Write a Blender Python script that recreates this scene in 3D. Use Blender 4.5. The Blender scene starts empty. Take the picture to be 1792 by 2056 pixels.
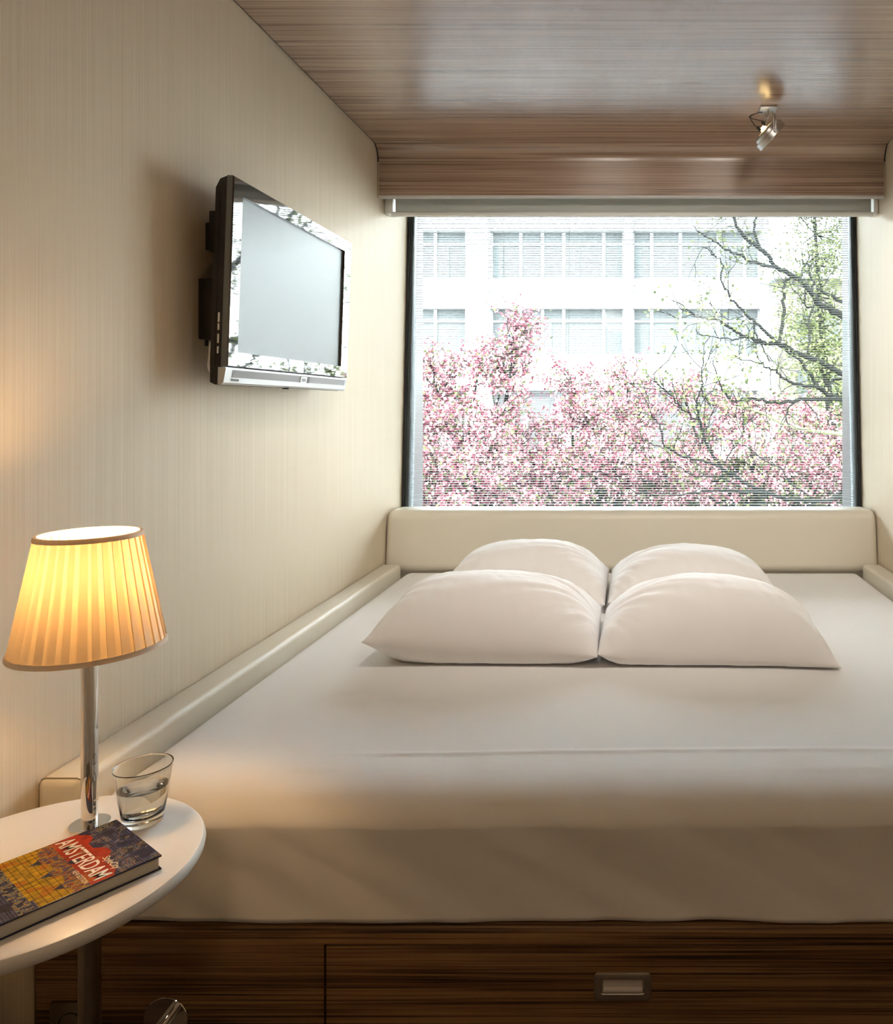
import bpy, bmesh, math, random
import numpy as np
from mathutils import Vector, Matrix, noise as mnoise

# ------------------------------------------------------------------ camera, sky, sun, exposure
sc = bpy.context.scene
EYE = 1.29
F = 1540.0                      # focal length in pixels of the 1792 px wide frame
PX, PY = 1275.0, 816.0          # principal point
cam_d = bpy.data.cameras.new('camera'); cam = bpy.data.objects.new('camera', cam_d)
sc.collection.objects.link(cam)
cam.location = (0, 0, EYE); cam.rotation_euler = (math.pi / 2, 0, 0)
cam_d.sensor_fit = 'HORIZONTAL'; cam_d.sensor_width = 36.0; cam_d.lens = F / 1792 * 36
cam_d.shift_x = (896 - PX) / 1792; cam_d.shift_y = (PY - 1028) / 1792
cam_d.clip_start = 0.02; cam_d.clip_end = 300
sc.camera = cam

SKY = 33.0
SUN = 18.0
world = bpy.data.worlds.new('sky'); sc.world = world; world.use_nodes = True
bg = world.node_tree.nodes['Background']
bg.inputs[0].default_value = (0.86, 0.93, 1.0, 1); bg.inputs[1].default_value = SKY
sun_d = bpy.data.lights.new('sun', 'SUN'); sun_d.energy = SUN; sun_d.angle = math.radians(1.0); sun_d.color = (1.0, 0.96, 0.9)
sun = bpy.data.objects.new('sun', sun_d); sc.collection.objects.link(sun)
sun.rotation_euler = Vector((0.35, 0.8, -0.75)).to_track_quat('-Z', 'Y').to_euler()

sc.view_settings.view_transform = 'Standard'; sc.view_settings.look = 'None'
sc.view_settings.gamma = 1.0; sc.view_settings.use_curve_mapping = False
sc.view_settings.exposure = 0.47

sc.cycles.diffuse_bounces = 4; sc.cycles.glossy_bounces = 3; sc.cycles.use_light_tree = False; sc.cycles.max_bounces = 9; sc.cycles.transmission_bounces = 8

XL, XR = -1.10, 1.066           # room side walls
CEIL = 1.108                    # above the eye
random.seed(7); rng = np.random.default_rng(7)
C = sc.collection

# ------------------------------------------------------------------ helpers
def P(x, y, up): return Vector((x, y, EYE + up))
def at(px, py, y): return P((px - PX) * y / F, y, (PY - py) * y / F)

def link(o, parent=None):
    C.objects.link(o)
    if parent is not None: o.parent = parent
    return o
def tag(o, label=None, cat=None, group=None, kind=None):
    if label: o['label'] = label
    if cat: o['category'] = cat
    if group: o['group'] = group
    if kind: o['kind'] = kind
    return o
def empty(name, loc=(0, 0, 0), rot=(0, 0, 0), parent=None):
    o = bpy.data.objects.new(name, None); o.empty_display_size = .05
    o.location = loc; o.rotation_euler = rot
    return link(o, parent)
def finish(name, bm, mat, parent=None, smooth=True, angle=35):
    """world coordinates in bm; a child keeps world placement"""
    me = bpy.data.meshes.new(name)
    bmesh.ops.recalc_face_normals(bm, faces=bm.faces)
    bm.to_mesh(me); bm.free()
    if mat: me.materials.append(mat)
    if smooth:
        me.polygons.foreach_set('use_smooth', [True] * len(me.polygons))
        me.set_sharp_from_angle(angle=math.radians(angle))
    o = bpy.data.objects.new(name, me); link(o, parent)
    if parent is not None:
        bpy_inv = world_of(parent).inverted()
        me.transform(bpy_inv)
    return o
def world_of(o):
    m = Matrix.LocRotScale(o.location, o.rotation_euler, o.scale)
    return world_of(o.parent) @ m if o.parent else m
def local(name, bm, mat, parent, smooth=True, angle=35):
    """bm is already in the parent's local space"""
    me = bpy.data.meshes.new(name)
    bmesh.ops.recalc_face_normals(bm, faces=bm.faces)
    bm.to_mesh(me); bm.free()
    if mat: me.materials.append(mat)
    if smooth:
        me.polygons.foreach_set('use_smooth', [True] * len(me.polygons))
        me.set_sharp_from_angle(angle=math.radians(angle))
    o = bpy.data.objects.new(name, me); link(o, parent)
    return o
def box(bm, a, b, bevel=0, seg=2, mat=None):
    a = Vector(a); b = Vector(b)
    r = bmesh.ops.create_cube(bm, size=1)
    for v in r['verts']:
        v.co = Vector([a[i] + (v.co[i] + .5) * (b[i] - a[i]) for i in range(3)])
    if bevel:
        es = list({e for v in r['verts'] for e in v.link_edges})
        r2 = bmesh.ops.bevel(bm, geom=es, offset=bevel, segments=seg, profile=.5, affect='EDGES')
    if mat is not None:
        bmesh.ops.transform(bm, matrix=mat, verts=bm.verts)
    return bm
def mkbox(a, b, bevel=0, seg=2):
    return box(bmesh.new(), a, b, bevel, seg)
def pbox(x0, x1, y0, y1, u0, u1, bevel=0, seg=2):
    return mkbox((x0, y0, EYE + u0), (x1, y1, EYE + u1), bevel, seg)
def lathe(bm, prof, origin=(0, 0, 0), seg=48, mat=None, close=False):
    rings = []
    for r, z in prof:
        if r < 1e-6: rings.append([bm.verts.new((0, 0, z))])
        else: rings.append([bm.verts.new((r * math.cos(2 * math.pi * i / seg), r * math.sin(2 * math.pi * i / seg), z)) for i in range(seg)])
    pairs = list(zip(rings, rings[1:]))
    if close: pairs.append((rings[-1], rings[0]))
    for A, B in pairs:
        for i in range(seg):
            j = (i + 1) % seg
            if len(A) == 1 and len(B) == 1: continue
            if len(A) == 1: bm.faces.new((A[0], B[i], B[j]))
            elif len(B) == 1: bm.faces.new((A[i], A[j], B[0]))
            else: bm.faces.new((A[i], A[j], B[j], B[i]))
    m = Matrix.Translation(Vector(origin)) @ (mat if mat is not None else Matrix.Identity(4))
    vs = [v for R in rings for v in R]
    bmesh.ops.transform(bm, matrix=m, verts=vs)
    return bm
def tube(bm, pts, radii, seg=8, caps=True):
    pts = [Vector(p) for p in pts]; n = len(pts)
    if not hasattr(radii, '__len__'): radii = [radii] * n
    up = None; rings = []
    for i, p in enumerate(pts):
        t = (pts[min(i + 1, n - 1)] - pts[max(i - 1, 0)])
        t = t.normalized() if t.length > 1e-9 else Vector((0, 0, 1))
        if up is None:
            up = t.orthogonal().normalized()
        else:
            up = (up - t * up.dot(t))
            up = up.normalized() if up.length > 1e-6 else t.orthogonal().normalized()
        s = t.cross(up)
        rings.append([bm.verts.new(p + (up * math.cos(2 * math.pi * k / seg) + s * math.sin(2 * math.pi * k / seg)) * radii[i]) for k in range(seg)])
    for A, B in zip(rings, rings[1:]):
        for k in range(seg):
            bm.faces.new((A[k], A[(k + 1) % seg], B[(k + 1) % seg], B[k]))
    if caps:
        bm.faces.new(rings[0][::-1]); bm.faces.new(rings[-1])
    return bm
def spline(pts, n=8):
    pts = [Vector(p) for p in pts]; out = []
    for i in range(len(pts) - 1):
        p0 = pts[max(i - 1, 0)]; p1 = pts[i]; p2 = pts[i + 1]; p3 = pts[min(i + 2, len(pts) - 1)]
        for k in range(n):
            t = k / n
            out.append(.5 * ((2 * p1) + (-p0 + p2) * t + (2 * p0 - 5 * p1 + 4 * p2 - p3) * t * t + (-p0 + 3 * p1 - 3 * p2 + p3) * t ** 3))
    out.append(pts[-1]); return out
def grid_faces(nu, nv):
    f = []
    for j in range(nv - 1):
        for i in range(nu - 1):
            a = j * nu + i; f.append((a, a + 1, a + nu + 1, a + nu))
    return f
def mesh_obj(name, verts, faces, mat, parent=None, smooth=True):
    me = bpy.data.meshes.new(name); me.from_pydata([tuple(v) for v in verts], [], faces); me.update()
    if mat: me.materials.append(mat)
    if smooth: me.polygons.foreach_set('use_smooth', [True] * len(me.polygons))
    o = bpy.data.objects.new(name, me); link(o, parent)
    if parent is not None: me.transform(world_of(parent).inverted())
    return o

# ------------------------------------------------------------------ materials
def new_mat(name):
    m = bpy.data.materials.new(name); m.use_nodes = True
    return m, m.node_tree.nodes, m.node_tree.links, m.node_tree.nodes['Principled BSDF']
def flat(name, col, rough=.5, metal=0, spec=.5, **kw):
    m, n, l, b = new_mat(name)
    b.inputs['Base Color'].default_value = (*col, 1); b.inputs['Roughness'].default_value = rough
    b.inputs['Metallic'].default_value = metal; b.inputs['Specular IOR Level'].default_value = spec
    for k, v in kw.items(): b.inputs[k.replace('_', ' ')].default_value = v
    return m
def nd(n, t, **kw):
    x = n.new(t)
    for k, v in kw.items():
        if k in ('operation', 'blend_type', 'data_type', 'noise_dimensions', 'feature', 'wave_type', 'bands_direction', 'interpolation'): setattr(x, k, v)
        else: x.inputs[k].default_value = v
    return x
def stretched(n, l, scale, coord='Object'):
    tc = n.new('ShaderNodeTexCoord'); mp = n.new('ShaderNodeMapping'); mp.inputs['Scale'].default_value = scale
    l.new(tc.outputs[coord], mp.inputs['Vector']); return mp
def ramp(n, stops):
    r = n.new('ShaderNodeValToRGB'); e = r.color_ramp.elements
    e[0].position = stops[0][0]; e[0].color = (*stops[0][1], 1); e[1].position = stops[-1][0]; e[1].color = (*stops[-1][1], 1)
    for p, c in stops[1:-1]:
        x = e.new(p); x.color = (*c, 1)
    return r
def wood(name, dark, mid, light, rough, sc_x, sc_yz, spec=.5, bump=.03, lo=.36, hi=.62):
    m, n, l, b = new_mat(name)
    mp = stretched(n, l, (sc_x, sc_yz, sc_yz))
    t1 = nd(n, 'ShaderNodeTexNoise', Scale=1.0, Detail=3.0, Roughness=.65)
    l.new(mp.outputs[0], t1.inputs['Vector'])
    mp2 = stretched(n, l, (sc_x * .5, sc_yz * .22, sc_yz * .22))
    t2 = nd(n, 'ShaderNodeTexNoise', Scale=1.0, Detail=2.0)
    l.new(mp2.outputs[0], t2.inputs['Vector'])
    mx = nd(n, 'ShaderNodeMath', operation='MULTIPLY_ADD'); mx.inputs[1].default_value = .35
    l.new(t2.outputs[0], mx.inputs[0]); 
    s = nd(n, 'ShaderNodeMath', operation='MULTIPLY'); s.inputs[1].default_value = .65
    l.new(t1.outputs[0], s.inputs[0]); l.new(s.outputs[0], mx.inputs[2])
    r = ramp(n, [(lo, dark), (.48, mid), (hi, light)])
    l.new(mx.outputs[0], r.inputs[0]); l.new(r.outputs[0], b.inputs['Base Color'])
    b.inputs['Roughness'].default_value = rough; b.inputs['Specular IOR Level'].default_value = spec
    bp = nd(n, 'ShaderNodeBump', Strength=bump, Distance=.002)
    l.new(t1.outputs[0], bp.inputs['Height']); l.new(bp.outputs[0], b.inputs['Normal'])
    return m
M = {}
M['ceiling_wood'] = wood('ceiling_laminate', (.13, .08, .052), (.33, .215, .148), (.48, .35, .26), .25, 1.3, 290, .5, .012)
_b = M['ceiling_wood'].node_tree.nodes['Principled BSDF']
_b.inputs['Coat Weight'].default_value = .8; _b.inputs['Coat IOR'].default_value = 1.75; _b.inputs['Coat Roughness'].default_value = .27
M['zebrano'] = wood('zebrano_laminate', (.022, .012, .007), (.15, .082, .036), (.29, .175, .075), .42, 1.6, 230, .3, lo=.40, hi=.57)
def wallpaper():
    m, n, l, b = new_mat('striped_wallpaper')
    mp = stretched(n, l, (620, 620, 1.2)); t = nd(n, 'ShaderNodeTexNoise', Scale=1.0, Detail=2.0, Roughness=.7); l.new(mp.outputs[0], t.inputs['Vector'])
    r = ramp(n, [(.3, (.65, .55, .41)), (.5, (.72, .625, .485)), (.7, (.78, .69, .555))])
    l.new(t.outputs[0], r.inputs[0]); l.new(r.outputs[0], b.inputs['Base Color'])
    b.inputs['Roughness'].default_value = .6; b.inputs['Specular IOR Level'].default_value = .25
    bp = nd(n, 'ShaderNodeBump', Strength=.15, Distance=.001); l.new(t.outputs[0], bp.inputs['Height']); l.new(bp.outputs[0], b.inputs['Normal'])
    return m
M['wallpaper'] = wallpaper()
def cloth(name, col, bump=.12, sub=.0):
    m, n, l, b = new_mat(name)
    mp = stretched(n, l, (900, 900, 900)); t = nd(n, 'ShaderNodeTexNoise', Scale=1.0, Detail=1.0); l.new(mp.outputs[0], t.inputs['Vector'])
    b.inputs['Base Color'].default_value = (*col, 1); b.inputs['Roughness'].default_value = .85; b.inputs['Specular IOR Level'].default_value = .15
    b.inputs['Sheen Weight'].default_value = .1
    mp2 = stretched(n, l, (5, 9, 5)); t2 = nd(n, 'ShaderNodeTexNoise', Scale=1.0, Detail=4.0, Roughness=.55); l.new(mp2.outputs[0], t2.inputs['Vector'])
    b1 = nd(n, 'ShaderNodeBump', Strength=bump, Distance=.02); l.new(t2.outputs[0], b1.inputs['Height'])
    b2 = nd(n, 'ShaderNodeBump', Strength=.05, Distance=.001); l.new(t.outputs[0], b2.inputs['Height'])
    l.new(b1.outputs[0], b2.inputs['Normal']); l.new(b2.outputs[0], b.inputs['Normal'])
    return m
M['sheet'] = cloth('white_bed_linen', (.85, .845, .835), .10)
M['pillowcase'] = cloth('white_pillowcase', (.89, .87, .865), .16)
def leather():
    m, n, l, b = new_mat('cream_leatherette')
    mp = stretched(n, l, (220, 220, 220)); t = nd(n, 'ShaderNodeTexNoise', Scale=1.0, Detail=2.0); l.new(mp.outputs[0], t.inputs['Vector'])
    b.inputs['Base Color'].default_value = (.78, .735, .625, 1); b.inputs['Roughness'].default_value = .42
    bp = nd(n, 'ShaderNodeBump', Strength=.06, Distance=.001); l.new(t.outputs[0], bp.inputs['Height']); l.new(bp.outputs[0], b.inputs['Normal'])
    return m
M['leather'] = leather()
M['piping'] = flat('stitched_seam', (.30, .26, .19), .6)
M['chrome'] = flat('polished_chrome', (.82, .82, .82), .05, 1)
M['steel'] = flat('brushed_steel', (.52, .50, .48), .38, 1)
M['dark_steel'] = flat('dark_brushed_steel', (.26, .23, .20), .22, 1)
M['post'] = flat('satin_steel_post', (.40, .37, .33), .28, 1)
M['aluminium'] = flat('satin_aluminium', (.70, .71, .71), .4, 1)
M['silver'] = flat('silver_plastic', (.60, .61, .61), .38, .3)
M['grille'] = flat('grey_speaker_cloth', (.33, .33, .34), .6)
M['black'] = flat('black_plastic', (.012, .012, .013), .45)
M['gloss'] = flat('glossy_black_bezel', (.012, .012, .013), .03, 0, .9, Coat_Weight=1.0, Coat_Roughness=.02, Coat_IOR=1.9)
M['screen'] = flat('matte_lcd_screen', (.035, .042, .044), .4, 0, .3, Coat_Weight=.9, Coat_Roughness=.36, Coat_IOR=1.38)
M['white_plastic'] = flat('white_plastic', (.86, .86, .84), .4)
M['white_table'] = flat('white_lacquer', (.78, .76, .73), .30)
M['gap'] = flat('dark_shadow_gap', (.03, .028, .025), .8)
M['brass_edge'] = flat('pale_edge_strip', (.55, .47, .30), .5)
M['pale_edge'] = flat('light_grey_edge', (.62, .62, .62), .5)
M['frame_black'] = flat('black_gasket', (.015, .017, .018), .5)
M['frame_grey'] = flat('anthracite_frame', (.06, .07, .072), .55, 0, .2)
M['reveal'] = flat('glossy_metal_reveal', (.13, .14, .14), .28, .9)
M['slat'] = flat('aluminium_slat', (.21, .225, .235), .45, .0, .2)
M['cord'] = flat('grey_cord', (.35, .36, .34), .8)
M['floor'] = wood('floor_wood', (.03, .02, .012), (.07, .045, .03), (.11, .07, .045), .4, 4, 60)
M['plaster'] = flat('white_plaster', (.72, .70, .66), .7)
def glass_pane():
    m, n, l, b = new_mat('window_glass'); n.remove(b)
    tr = n.new('ShaderNodeBsdfTransparent'); tr.inputs[0].default_value = (.97, .985, .98, 1)
    gl = n.new('ShaderNodeBsdfGlossy'); gl.inputs['Roughness'].default_value = .0
    fr = n.new('ShaderNodeFresnel'); fr.inputs[0].default_value = 1.07
    mx = n.new('ShaderNodeMixShader'); l.new(fr.outputs[0], mx.inputs[0]); l.new(tr.outputs[0], mx.inputs[1]); l.new(gl.outputs[0], mx.inputs[2])
    l.new(mx.outputs[0], n['Material Output'].inputs[0]); return m
M['pane'] = glass_pane()
def clear(name, ior, col=(1, 1, 1)):
    m, n, l, b = new_mat(name)
    b.inputs['Base Color'].default_value = (*col, 1); b.inputs['Roughness'].default_value = 0; b.inputs['IOR'].default_value = ior
    b.inputs['Transmission Weight'].default_value = 1; return m
M['glass'] = clear('drinking_glass', 1.47, (.985, 1, .99)); M['water'] = clear('water', 1.33)
def translucent(name, col, fac, tcol=None):
    m, n, l, b = new_mat(name); n.remove(b)
    d = n.new('ShaderNodeBsdfDiffuse'); d.inputs[0].default_value = (*col, 1)
    t = n.new('ShaderNodeBsdfTranslucent'); t.inputs[0].default_value = (*(tcol or col), 1)
    mx = n.new('ShaderNodeMixShader'); mx.inputs[0].default_value = fac
    l.new(d.outputs[0], mx.inputs[1]); l.new(t.outputs[0], mx.inputs[2]); l.new(mx.outputs[0], n['Material Output'].inputs[0])
    return m
M['shade'] = translucent('cream_pleated_fabric', (.78, .70, .56), .17, (.78, .56, .28))
M['shade2'] = translucent('cream_fabric_double_layer', (.78, .70, .56), .115, (.78, .53, .25))
M['shade_trim'] = translucent('cream_trim_tape', (.92, .84, .72), .22, (.8, .65, .42))
M['roller'] = translucent('grey_roller_fabric', (.60, .60, .56), .3)
def emit(name, col, s):
    m, n, l, b = new_mat(name)
    b.inputs['Base Color'].default_value = (*col, 1); b.inputs['Emission Color'].default_value = (*col, 1); b.inputs['Emission Strength'].default_value = s
    return m
M['bulb'] = emit('warm_bulb', (1.0, .62, .30), 150)
M['halogen'] = emit('halogen_glow', (1.0, .74, .35), 4)
M['lamp_panel'] = emit('warm_fill_lamp', (1.0, .70, .44), 25)
M['pages'] = flat('paper_pages', (.52, .50, .44), .8)
M['cover_dark'] = flat('dark_blue_cover', (.02, .025, .06), .25)
def attr_mat(name, rough, coat=0):
    m, n, l, b = new_mat(name)
    a = n.new('ShaderNodeAttribute'); a.attribute_name = 'Col'; l.new(a.outputs['Color'], b.inputs['Base Color'])
    b.inputs['Roughness'].default_value = rough; b.inputs['Coat Weight'].default_value = coat; b.inputs['Specular IOR Level'].default_value = .08; b.inputs['Coat Roughness'].default_value = .12
    return m
M['cover'] = attr_mat('printed_cover', .45, .0)
M['ink'] = flat('white_print', (.80, .79, .74), .4)
M['ink_cream'] = flat('cream_print', (.78, .66, .42), .4)
# outdoors
M['facade'] = flat('white_render', (.17, .17, .167), .8)
M['wing'] = flat('pale_render', (.42, .42, .41), .8)
M['facade2'] = flat('ochre_brick', (.055, .047, .036), .85)
M['far_glass'] = flat('far_window_glass', (.038, .041, .040), .3, 0, .05)
M['far_frame'] = flat('white_window_frame', (.17, .17, .17), .6)
M['far_dark'] = flat('dark_doorway', (.008, .007, .007), .7)
M['curtain'] = flat('grey_green_curtain', (.022, .026, .025), .8)
M['ground'] = flat('grey_street_paving', (.17, .165, .16), .9)
M['bark'] = flat('dark_bark', (.007, .007, .006), .9, 0, .0)
M['bark_pale'] = flat('lichen_bark', (.06, .06, .035), .9, 0, .0)
def island(name, stops, trans=.3):
    m, n, l, b = new_mat(name); n.remove(b)
    g = n.new('ShaderNodeNewGeometry'); r = ramp(n, stops); r.color_ramp.interpolation = 'LINEAR'
    l.new(g.outputs['Random Per Island'], r.inputs[0])
    d = n.new('ShaderNodeBsdfDiffuse'); t = n.new('ShaderNodeBsdfTranslucent'); mx = n.new('ShaderNodeMixShader'); mx.inputs[0].default_value = trans
    l.new(r.outputs[0], d.inputs[0]); l.new(r.outputs[0], t.inputs[0]); l.new(d.outputs[0], mx.inputs[1]); l.new(t.outputs[0], mx.inputs[2])
    l.new(mx.outputs[0], n['Material Output'].inputs[0]); return m
M['blossom'] = island('pink_blossom', [(0, (.055, .013, .02)), (.35, (.11, .035, .046)), (.7, (.19, .105, .112)), (1, (.36, .30, .295))])
M['young_leaf'] = island('young_leaf', [(0, (.016, .02, .008)), (.5, (.04, .047, .018)), (1, (.10, .104, .045))])
M['hedge'] = island('hedge_leaf', [(0, (.006, .006, .003)), (.6, (.012, .011, .006)), (1, (.03, .025, .016))], .15)

# ------------------------------------------------------------------ room shell
def struct(name, bm, mat, parent=None, **k):
    o = finish(name, bm, mat, parent, **k)
    if parent is None: o['kind'] = 'structure'
    return o
YB = -2.2; YW = 3.62
struct('floor', pbox(XL - .12, XR + .12, YB - .1, YW + .02, -EYE - .1, -EYE), M['floor'])
struct('wall_left', pbox(XL - .12, XL, YB - .1, YW + .10, -EYE, CEIL + .12), M['wallpaper'])
struct('wall_right', pbox(XR, XR + .12, YB - .1, YW + .10, -EYE, CEIL + .12), M['wallpaper'])
struct('wall_back', pbox(XL, XR, YB - .1, YB, -EYE, CEIL), M['wallpaper'])
# wall under the window, with the sill
o = struct('wall_front', pbox(XL, XR, 3.55, 3.90, -EYE, -.535), M['plaster'])
o = struct('wall_above', pbox(XL, XR, 3.735, 3.90, 1.04, 1.5), M['plaster'])
# ceiling with the coved bulkhead
prof = [(YB, CEIL), (3.27 - .058, CEIL)]
for k in range(1, 9):
    a = k / 8 * math.pi / 2
    prof.append((3.27 - .058 + .058 * math.sin(a), CEIL - .066 + .066 * math.cos(a)))
prof += [(3.27, .900)]
def ribbon(prof, x0, x1, thick=.016):
    bm = bmesh.new(); n = len(prof); rows = []
    nrm = []
    for i in range(n):
        a = Vector(prof[max(i - 1, 0)]); b = Vector(prof[min(i + 1, n - 1)]); t = (b - a).normalized(); nrm.append(Vector((-t.y, t.x)))
    for x in (x0, x1):
        rows.append([bm.verts.new((x, p[0], EYE + p[1])) for p in prof])
        rows.append([bm.verts.new((x, p[0] + q.x * thick, EYE + p[1] + q.y * thick)) for p, q in zip(prof, nrm)])
    a, b, c, d = rows
    for i in range(n - 1):
        for r, s in ((a, c), (b, d), (a, b), (c, d)):
            bm.faces.new((r[i], r[i + 1], s[i + 1], s[i]))
    for i in (0, n - 1): bm.faces.new((a[i], b[i], d[i], c[i]))
    return bm
G = .007
struct('ceiling', ribbon(prof, XL + G, XR - G), M['ceiling_wood'], angle=50)
struct('trim_1', pbox(XL + G, XR - G, 3.268, 3.288, .889, .900, .002), M['pale_edge'])
gap_prof = [(p[0] + (.004 if i > 1 else 0), p[1] + .004) for i, p in enumerate(prof)]
cut = 7
struct('trim_2', ribbon(gap_prof[:cut + 3], XL, XL + G + .001, .012), M['gap'])
struct('trim_3', ribbon(gap_prof[:cut + 3], XR - G - .001, XR, .012), M['gap'])
struct('trim_4', pbox(XL + .002, XL + G, 3.271, 3.284, .892, 1.043), M['brass_edge'])
struct('trim_5', pbox(XR - G, XR - .002, 3.271, 3.284, .892, 1.043), M['brass_edge'])
struct('roof', pbox(XL - .12, XR + .12, YB - .1, 3.90, CEIL + .12, CEIL + .3), M['plaster'])
# reveal outside the glass
for i, (x0, x1) in enumerate(((XL - .14, -1.078), (1.050, XR + .14))):
    o = struct('trim_%d' % (6 + i), pbox(x0, x1, 3.725, 3.895, -.60, 1.6), M['reveal'])

# ------------------------------------------------------------------ window with its tilted frame
TILT = math.atan2(.10, 1.40)
W0 = P(0, 3.598, -.505)
win = empty('window_1', W0, (-TILT, 0, 0)); win['kind'] = 'structure'
WH = 1.555; GX0, GX1 = XL + .004, XR - .004
def wbox(x0, x1, y0, y1, z0, z1, bv=0): return mkbox((x0, y0, z0), (x1, y1, z1), bv)
local('gasket', wbox(GX0, GX0 + .012, 0, .09, 0, WH), M['frame_black'], win)
local('gasket', wbox(GX1 - .012, GX1, 0, .09, 0, WH), M['frame_black'], win)
local('frame_stile', wbox(GX0 + .012, GX0 + .028, .004, .09, 0, WH, .002), M['frame_grey'], win)
local('frame_stile', wbox(GX1 - .024, GX1 - .012, .004, .09, 0, WH, .002), M['frame_grey'], win)
local('frame_rail', wbox(GX0 + .028, GX1 - .024, .004, .09, -.02, .004, .001), M['frame_grey'], win)
local('frame_rail', wbox(GX0 + .028, GX1 - .024, .004, .09, WH - .03, WH, .002), M['frame_grey'], win)
local('pane', wbox(GX0 + .028, GX1 - .024, .012, .016, .004, WH - .03), M['pane'], win, smooth=False)
local('pane', wbox(GX0 + .028, GX1 - .024, .060, .064, .004, WH - .03), M['pane'], win, smooth=False)
# venetian blind between the panes
vb = empty('venetian_blind', W0, (-TILT, 0, 0))
tag(vb, 'fine horizontal slat blind of narrow grey slats inside the big window', 'blind')
bm = bmesh.new(); sw = .0175; sx0, sx1 = GX0 + .032, GX1 - .028
rows = []
for x in (sx0, sx1):
    rows.append([bm.verts.new((x, (k / 4 - .5) * sw, .0006 * (1 - (k / 2 - 1) ** 2))) for k in range(5)])
for k in range(4): bm.faces.new((rows[0][k], rows[0][k + 1], rows[1][k + 1], rows[1][k]))
bmesh.ops.solidify(bm, geom=bm.faces[:], thickness=.0003)
pitch = .0113; zs = .022; first = None; k = 0
while zs + k * pitch < WH - .045:
    if first is None:
        first = local('slat', bm, M['slat'], vb); s = first
    else:
        s = first.copy(); C.objects.link(s); s.parent = vb
    s.location = (0, .038, zs + k * pitch); s.rotation_euler = (TILT, 0, 0); k += 1
local('head_rail', wbox(sx0, sx1, .029, .047, WH - .045, WH - .031, .001), M['slat'], vb)
local('bottom_rail', wbox(sx0, sx1, .029, .047, .006, .014, .001), M['slat'], vb)
for px in (735 + 137, 1006, 1140, 1273, 1404, 1536, 1711):
    bmc = bmesh.new(); x = (px - PX) * 3.66 / F
    for yy in (.0295, .0465):
        tube(bmc, [(x, yy, .008), (x, yy, WH - .045)], .00045, 5)
    local('ladder_cord', bmc, M['cord'], vb)

# roller blind below the bulkhead
rb = empty('roller_blind', P(0, 3.36, .83))
tag(rb, 'grey roller blind rolled up under the wooden bulkhead with white bottom bar', 'blind')
finish('blind_fabric', pbox(-1.052, 1.034, 3.366, 3.368, .852, .985), M['roller'], rb)
bm = bmesh.new(); tube(bm, [P(-1.052, 3.39, 1.0), P(1.034, 3.39, 1.0)], .030, 20); finish('blind_tube', bm, M['roller'], rb)
finish('bottom_bar', pbox(-1.070, 1.046, 3.358, 3.376, .833, .853, .006, 3), M['white_plastic'], rb)
finish('bracket', pbox(-1.098, -1.062, 3.36, 3.43, .845, 1.04, .004), M['white_plastic'], rb)
finish('bracket', pbox(1.044, 1.064, 3.36, 3.43, .845, 1.04, .004), M['white_plastic'], rb)

# ------------------------------------------------------------------ bed
YF = 1.400
MT = -.7215                     # mattress top
# plinth
bb = empty('platform_bed', P(0, YF, -EYE))
tag(bb, 'built-in dark zebra-grained wooden bed base below the white mattress', 'bed')
bm = bmesh.new()
pr = [(YF + .0, -EYE + .0), (YF, -.962), (YF + .004, -.953), (YF + .012, -.948), (YF + .05, -.946), (YF + .05, -.965), (YF + .03, -EYE)]
def extrude_x(bm, pr, x0, x1):
    A = [bm.verts.new((x0, p[0], EYE + p[1])) for p in pr]; B = [bm.verts.new((x1, p[0], EYE + p[1])) for p in pr]
    n = len(pr)
    for i in range(n): bm.faces.new((A[i], A[(i + 1) % n], B[(i + 1) % n], B[i]))
    bm.faces.new(A); bm.faces.new(B[::-1]); return bm
PXL = -1.094
DX = -.566; DT = -.984
# upper strip running over the whole width
pr = [(YF, -.982), (YF, -.962), (YF + .004, -.953), (YF + .012, -.948), (YF + .06, -.946), (YF + .06, -.982)]
finish('top_strip', extrude_x(bm, pr, PXL, XR - .002), M['zebrano'], bb)
finish('side_panel', pbox(PXL, DX - .0022, YF, YF + .02, -EYE + .06, -.982), M['zebrano'], bb)
finish('carcass', pbox(PXL, XR - .002, YF + .024, 3.34, -EYE, -.948), M['gap'], bb)
finish('kick_plate', pbox(PXL, XR - .002, YF + .03, YF + .045, -EYE, -EYE + .06), M['gap'], bb)
dr = finish('drawer', pbox(DX + .0022, XR - .25, YF, YF + .02, -EYE + .062, DT - .0012), M['zebrano'], bb)
finish('side_panel', pbox(XR - .246, XR - .002, YF, YF + .02, -EYE + .06, -.984), M['zebrano'], bb)
# recessed pull handle
hx0, hx1, hz0, hz1 = -.0755, .0290, -1.0835, -1.0330
bm = bmesh.new()
def rrect(x0, x1, z0, z1, r, n=6):
    out = []
    for cx, cz, a0 in ((x1 - r, z1 - r, 0), (x0 + r, z1 - r, 90), (x0 + r, z0 + r, 180), (x1 - r, z0 + r, 270)):
        for k in range(n + 1):
            a = math.radians(a0 + 90 * k / n); out.append((cx + r * math.cos(a), cz + r * math.sin(a)))
    return out
loops = []
for ins, y, r in ((0, YF + .001, .008), (0, YF - .0018, .008), (.0016, YF - .0026, .007), (.0115, YF - .0026, .005), (.0125, YF - .0015, .004), (.0135, YF + .013, .004)):
    lp = rrect(hx0 + ins, hx1 - ins, hz0 + ins, hz1 - ins, r)
    loops.append([bm.verts.new((x, y, EYE + z)) for x, z in lp])
for A, B in zip(loops, loops[1:]):
    n = len(A)
    for i in range(n): bm.faces.new((A[i], A[(i + 1) % n], B[(i + 1) % n], B[i]))
bm.faces.new(loops[-1])
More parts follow.
